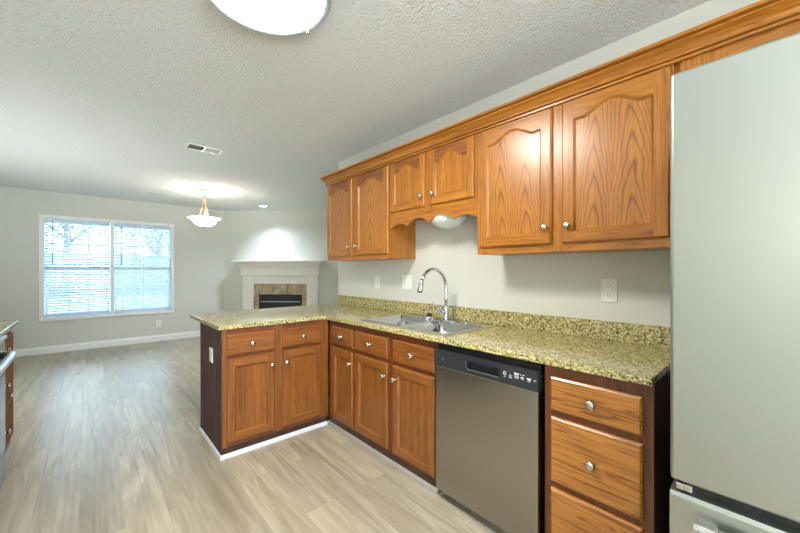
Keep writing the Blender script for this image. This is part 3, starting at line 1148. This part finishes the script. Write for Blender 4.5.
# rows of small pale symbols and captions
mk(.432, .442, .812, .816)
mk(.430, .434, .801, .811)
mk(.440, .444, .801, .811)
mk(.433, .442, .797, .800)
mk(.433, .441, .789, .791)
mk(.460, .474, .801, .803)
mk(.464, .466, .803, .808)
mk(.459, .475, .795, .797)
mk(.459, .475, .790, .792)
mk(.486, .494, .812, .821)
mk(.495, .503, .812, .819)
mk(.504, .508, .812, .821)
mk(.486, .508, .806, .808)
mk(.486, .508, .801, .803)
mk(.486, .508, .796, .798)
mk(.514, .520, .815, .818)
mk(.525, .535, .815, .818)
mk(.518, .522, .798, .808)
mk(.525, .531, .802, .808)
mk(.525, .531, .796, .799)
mk(.546, .566, .803, .809)
mk(.550, .562, .799, .802)
mk(.549, .563, .793, .795)
mk(.579, .589, .804, .806)
mk(.579, .581, .801, .804)
marks.build('printed_markings', M['mark'], cpo)

# ------------------------------------------------------------------ refrigerator (faces -x)
t = thing('refrigerator', 'tall stainless refrigerator at the right edge with a bottom freezer drawer', 'refrigerator', (1.20, .203, 0), RZ)
FW = .91
MB().box(.004, FW - .004, .085, .90, .03, 1.80).build('cabinet', M['dgrey'], t)
for a, b in ((0, FW / 2 - .002), (FW / 2 + .002, FW)):
    d = MB().box(a, b, 0, .075, .722, 1.828, 0, .008, 3).build('door', M['fridge'], t)
    hx = b - .05 if a == 0 else a + .05
    mb = MB().tube([(hx, -.05, .86), (hx, -.055, 1.25), (hx, -.05, 1.66)], .012, 12)
    mb.tube([(hx, -.05, .90), (hx, .002, .90)], .009, 10).tube([(hx, -.05, 1.62), (hx, .002, 1.62)], .009, 10)
    mb.build('handle', M['steel'], d)
MB().box(.006, FW - .006, .03, .082, .690, .724).build('door_gasket', M['black'], t)
fd = MB().prism([(.0, .10), (.075, .10), (.075, .694), (.022, .694), (.006, .690), (.0, .680)], 'x', 0, FW).build('freezer_drawer', M['fridge'], t)
mb = MB().prism([(-.052, .612), (-.020, .612), (-.020, .646), (-.044, .650), (-.052, .640)], 'x', .055, FW - .055)
mb.box(.058, .095, -.025, .002, .615, .642).box(FW - .095, FW - .058, -.025, .002, .615, .642)
mb.build('handle', M['steel'], fd)
MB().box(.012, .045, .004, .03, .699, .716, 0, .002).build('hinge_cover', M['steel'], t)
MB().box(.01, FW - .01, .05, .08, .02, .10).build('base_grille', M['black'], t)
for x in (.08, FW - .08):
    MB().lathe([(0, 0), (.02, 0), (.02, .03), (0, .03)], (x, .15, 0), seg=12).build('foot', M['black'], t)

# ------------------------------------------------------------------ range at the left edge (faces +x)
t = thing('range', 'stainless kitchen range at the left edge, mostly out of frame', 'range', (-.395, 2.204, 0), PI / 2)
RW = .758
MB().box(.002, RW - .002, .022, .655, .08, .90).build('body', M['dgrey'], t)
MB().box(0, RW, -.012, .655, .90, .916, 0, .003).build('cooktop', M['bglass'], t)
MB().box(-.001, RW + .001, -.034, -.0125, .893, .916, 0, .006, 2).build('front_lip', M['steel'], t)
MB().box(.0, RW, -.024, .0215, .80, .892).build('vent_panel', M['bglass'], t)
od = MB().box(.0, RW, -.026, .0215, .26, .798, 0, .004).build('oven_door', M['towelblue'], t)
path = [(.006, -.022, .80), (.016, -.042, .802), (.03, -.056, .804), (.10, -.060, .806), (RW / 2, -.064, .808), (RW - .10, -.060, .806),
        (RW - .035, -.054, .804), (RW - .016, -.042, .802), (RW - .012, -.022, .80)]
MB().tube(path, .020, 14).build('handle', M['steel'], od)
MB().box(.0, RW, -.024, .0215, .08, .255, 0, .004).build('storage_drawer', M['dgloss'], t)
MB().box(.0, RW, .595, .655, .9165, 1.05, 0, .006).build('backguard', M['steel'], t)
for x in (.06, RW - .06):
    for y in (.06, .6):
        MB().lathe([(0, 0), (.018, 0), (.018, .08), (0, .08)], (x, y, 0), seg=12).build('foot', M['black'], t)

# ------------------------------------------------------------------ fireplace on the diagonal wall
S0 = 1.180
ox, oy = 2.082 + S0 * .70711, 7.489 - S0 * .70711
t = thing('fireplace', 'white fireplace mantel with dentil trim and tiled surround in the diagonal corner', 'fireplace', (ox, oy, 0), -PI / 4)
e = .001
for s in (-1, 1):
    mb = MB()
    a, b = sorted((s * .545, s * .775))
    mb.box(a, b, -.050, -e, 0, 1.19, 0, .003)
    a, b = sorted((s * .580, s * .740))
    mb.box(a, b, -.056, -.050, .20, 1.15, 0, .002)
    a, b = sorted((s * .535, s * .790))
    mb.box(a, b, -.062, -.0505, 0, .16, 0, .003)
    mb.build('pilaster', M['mantel'], t)
MB().box(-.545, .545, -.046, -e, 1.02, 1.19, 0, .002).build('header', M['mantel'], t)
MB().prism([(-.09, 1.190), (-.075, 1.190), (-e, 1.190), (-e, 1.345), (-.078, 1.345), (-.078, 1.215), (-.09, 1.208)], 'x', -.800, .800).build('frieze', M['mantel'], t)
mb = MB()
mb.box(-.805, .805, -.088, -e, 1.3455, 1.375)
nd = 36
for i in range(nd):
    x = -.80 + 1.60 * i / (nd - 1)
    mb.box(x - .0125, x + .0125, -.114, -.088, 1.350, 1.374)
mb.build('dentil_band', M['mantel'], t)
mb = MB()
prof = [(.115, 1.3755), (.120, 1.388), (.128, 1.392), (.136, 1.408), (.155, 1.430), (.175, 1.442), (.185, 1.447), (.185, 1.4645)]
ringsL = []
for p, z in prof:
    ex = .815 + (p - .115) * 1.1
    ringsL.append([mb.bm.verts.new(v) for v in ((-ex, -e, z), (-ex, -p, z), (ex, -p, z), (ex, -e, z))])
for A_, B_ in zip(ringsL, ringsL[1:]):
    for i in range(4):
        j = (i + 1) % 4
        mb.bm.faces.new((A_[i], A_[j], B_[j], B_[i]))
mb.bm.faces.new(ringsL[0])
mb.bm.faces.new(ringsL[-1])
mb.build('crown', M['mantel'], t)
MB().box(-.925, .925, -.215, -e, 1.465, 1.492, 0, .005).build('shelf', M['mantel'], t)
# tiles
mb = MB()
mb.box(-.544, .544, -.018, -e, .805, 1.0195)
mb.box(-.544, -.443, -.018, -e, 0, .8045).box(.443, .544, -.018, -e, 0, .8045)
mb.build('grout_bed', M['grout'], t)
for (a, b) in ((-.542, -.447), (-.438, -.156), (-.146, .146), (.156, .438), (.447, .542)):
    MB().box(a, b, -.026, -.0182, .808, 1.018, 0, .002).build('tile', M['tile'], t)
for s in (-1, 1):
    for (z0, z1) in ((.604, .803), (.404, .600), (.204, .400), (.004, .200)):
        a, b = sorted((s * .446, s * .542))
        MB().box(a, b, -.026, -.0182, z0, z1, 0, .002).build('tile', M['tile'], t)
fb = MB().box(-.442, .442, -.012, -.002, 0, .804).build('firebox', M['black'], t)
mb = MB().box(-.442, .442, -.024, -.0125, .77, .803).box(-.442, -.42, -.024, -.0125, 0, .77).box(.42, .442, -.024, -.0125, 0, .77)
mb.box(-.42, .42, -.024, -.0125, 0, .10)
mb.build('black_surround', M['black'], fb)
MB().box(-.40, .40, -.028, -.0125, .655, .668).build('louver_bar', M['pan'], fb)

# ------------------------------------------------------------------ ceiling lamp, pendant, can light
t = thing('ceiling_light', 'large lit round flush-mount ceiling light with a grey metal ring', 'ceiling light', (.547, 1.395, H))
MB().lathe([(0, -.0005), (.235, -.0005), (.242, -.03), (.258, -.050), (.266, -.062), (.266, -.082), (.262, -.088), (.240, -.090), (.240, -.06), (0, -.06)], seg=64).build('ring', M['pan'], t)
mb = MB()
mb.lathe([(.2395, -.070)] + [(.2395 * math.cos(a * PI / 20), -.084 - .016 * math.sin(a * PI / 20)) for a in range(0, 10)] + [(0, -.100)], seg=64)
mb.build('glass_shade', M['dome'], t)
for i in range(3):
    a = math.radians(20 + 120 * i)
    MB().lathe([(0, 0), (.006, 0), (.006, .012), (0, .014)], (.252 * math.cos(a), .252 * math.sin(a), -.1025), seg=10).build('clip', M['chrome'], t)

t = thing('pendant_light', 'lit pendant lamp with a wide white glass bowl on three rods', 'pendant lamp', (1.323, 5.788, H))
MB().lathe([(0, -.0005), (.066, -.0005), (.069, -.012), (.060, -.026), (.014, -.032), (0, -.032)], seg=28).build('canopy', M['cream'], t)
MB().lathe([(.005, -.03), (.005, -.10), (.011, -.105), (.011, -.115), (.006, -.12), (.006, -.14), (.028, -.15), (.030, -.165), (.016, -.18), (0, -.182)], seg=16).build('stem', M['cream'], t)
for i in range(3):
    a = math.radians(35 + 120 * i)
    c_, s_ = math.cos(a), math.sin(a)
    MB().tube([(.024 * c_, .024 * s_, -.16), (.030 * c_, .030 * s_, -.24), (.060 * c_, .060 * s_, -.36), (.062 * c_, .062 * s_, -.50)], .0055, 8).build('rod', M['cream'], t)
MB().tube([(0, 0, -.17), (0, 0, -.55)], .006, 8).build('center_rod', M['cream'], t)
bw = [(0, -.556), (.06, -.553), (.11, -.538), (.145, -.510), (.168, -.475), (.190, -.452), (.226, -.435), (.226, -.431), (.186, -.447),
      (.163, -.471), (.140, -.505), (.108, -.532), (.06, -.547), (0, -.550)]
MB().lathe(bw, seg=48).build('glass_bowl', M['bowl'], t)
MB().lathe([(0, -.582), (.010, -.578), (.014, -.568), (.022, -.560), (.022, -.556), (0, -.5555)], seg=16).build('finial', M['cream'], t)
ld = bpy.data.lights.new('pendant_bulb', 'POINT')
ld.energy = 14
ld.color = (1.0, 0.93, 0.82)
ld.shadow_soft_size = .05
lo = bpy.data.objects.new('pendant_bulb', ld)
COL.objects.link(lo)
lo.parent = t
lo.location = (0.03, 0.0, -.43)

t = thing('recessed_light', 'small lit recessed ceiling light in front of the fireplace wall', 'recessed light', (2.492, 6.493, H))
MB().lathe([(.065, -.0005), (.095, -.0005), (.096, -.006), (.070, -.008), (.065, -.004)], seg=32).build('trim_ring', M['trim'], t)
MB().lathe([(0, -.003), (.064, -.003), (.064, -.001), (0, -.001)], seg=32).build('lamp_face', M['disc'], t)
ld = bpy.data.lights.new('can_spot', 'SPOT')
ld.energy = 105
ld.color = (0.72, 0.84, 1.0)
ld.spot_size = math.radians(146)
ld.spot_blend = 1.0
ld.shadow_soft_size = .03
lo = bpy.data.objects.new('can_spot', ld)
COL.objects.link(lo)
lo.parent = t
lo.location = (.01, .01, -.02)
lo.rotation_euler = (math.radians(-19), math.radians(9), 0)


# ------------------------------------------------------------------ vents
def vent(x, y, lx, ly, label, nsl, name='ceiling_vent'):
    t = thing(name, label, 'vent', (x, y, H), 0, 'white ceiling vents')
    b = .022
    mb = MB()
    mb.box(-lx / 2, lx / 2, -ly / 2, -ly / 2 + b, -.008, -.0005, 0, .002).box(-lx / 2, lx / 2, ly / 2 - b, ly / 2, -.008, -.0005, 0, .002)
    mb.box(-lx / 2, -lx / 2 + b, -ly / 2 + b, ly / 2 - b, -.008, -.0005, 0, .002).box(lx / 2 - b, lx / 2, -ly / 2 + b, ly / 2 - b, -.008, -.0005, 0, .002)
    mb.box(-.006, .006, -ly / 2 + b, ly / 2 - b, -.008, -.0005)
    mb.build('frame', M['plate'], t)
    MB().box(-lx / 2 + b, lx / 2 - b, -ly / 2 + b, ly / 2 - b, -.0015, -.0005).build('duct', M['black'], t)
    mb = MB()
    for half in (-1, 1):
        for i in range(nsl):
            x0 = half * (.012 + (lx / 2 - b - .016) * (i + .5) / nsl)
            d = .0026 * half
            mb.prism([(x0 - d - .0008, -.0020), (x0 - d + .0008, -.0020), (x0 + d + .0008, -.0075), (x0 + d - .0008, -.0075)], 'y', -ly / 2 + b, ly / 2 - b)
    mb.build('louvers', M['louver'], t)


vent(.872, 3.825, .325, .185, 'white two-way ceiling vent in the middle of the ceiling', 9)
vent(.818, 6.54, .30, .12, 'small white ceiling vent above the far window wall', 10)


# ------------------------------------------------------------------ outlets and switches
def outlet(label, loc, rz, wd=.075, ht=.122, style='duplex', name='wall_outlet', cat='outlet', group='white outlets and switch plates'):
    t = thing(name, label, cat, loc, rz, group)
    MB().box(-wd / 2, wd / 2, -.006, -.0005, -ht / 2, ht / 2, 0, .0025, 2).build('plate', M['plate'], t)
    if style == 'duplex':
        for s in (-1, 1):
            r = MB().box(-.0165, .0165, -.0085, -.006, s * .024 - .0155, s * .024 + .0155, 0, .002).build('receptacle', M['plate'], t)
            mb = MB()
            for x in (-.006, .006):
                mb.box(x - .0012, x + .0012, -.0088, -.0084, s * .024 - .001, s * .024 + .007)
            mb.box(-.002, .002, -.0088, -.0084, s * .024 - .010, s * .024 - .006)
            mb.build('slots', M['dgrey'], r)
    elif style == 'switch':
        n = 2 if wd > .1 else 1
        for i in range(n):
            x = 0 if n == 1 else (-.023 + .046 * i)
            MB().box(x - .0165, x + .0165, -.0095, -.006, -.033, .033, 0, .002).build('rocker', M['plate'], t)
    return t


outlet('white duplex outlet on the kitchen wall beside the refrigerator', (XR, .618, 1.182), RZ, .078, .125)
outlet('narrow white switch plate under the far wall cabinet, left of the wider plate', (XR, 2.607, 1.175), RZ, .072, .12, 'switch', 'light_switch', 'switch')
outlet('wide white double switch plate left of the faucet', (XR, 2.192, 1.187), RZ, .122, .125, 'switch', 'light_switch', 'switch')
outlet('white outlet on the dark end panel of the peninsula', (PXL - .006, 2.765, .667), RZ, .085, .105)
outlet('white outlet on the far wall below the window corner', (.948, YF, .322), 0, .08, .125)
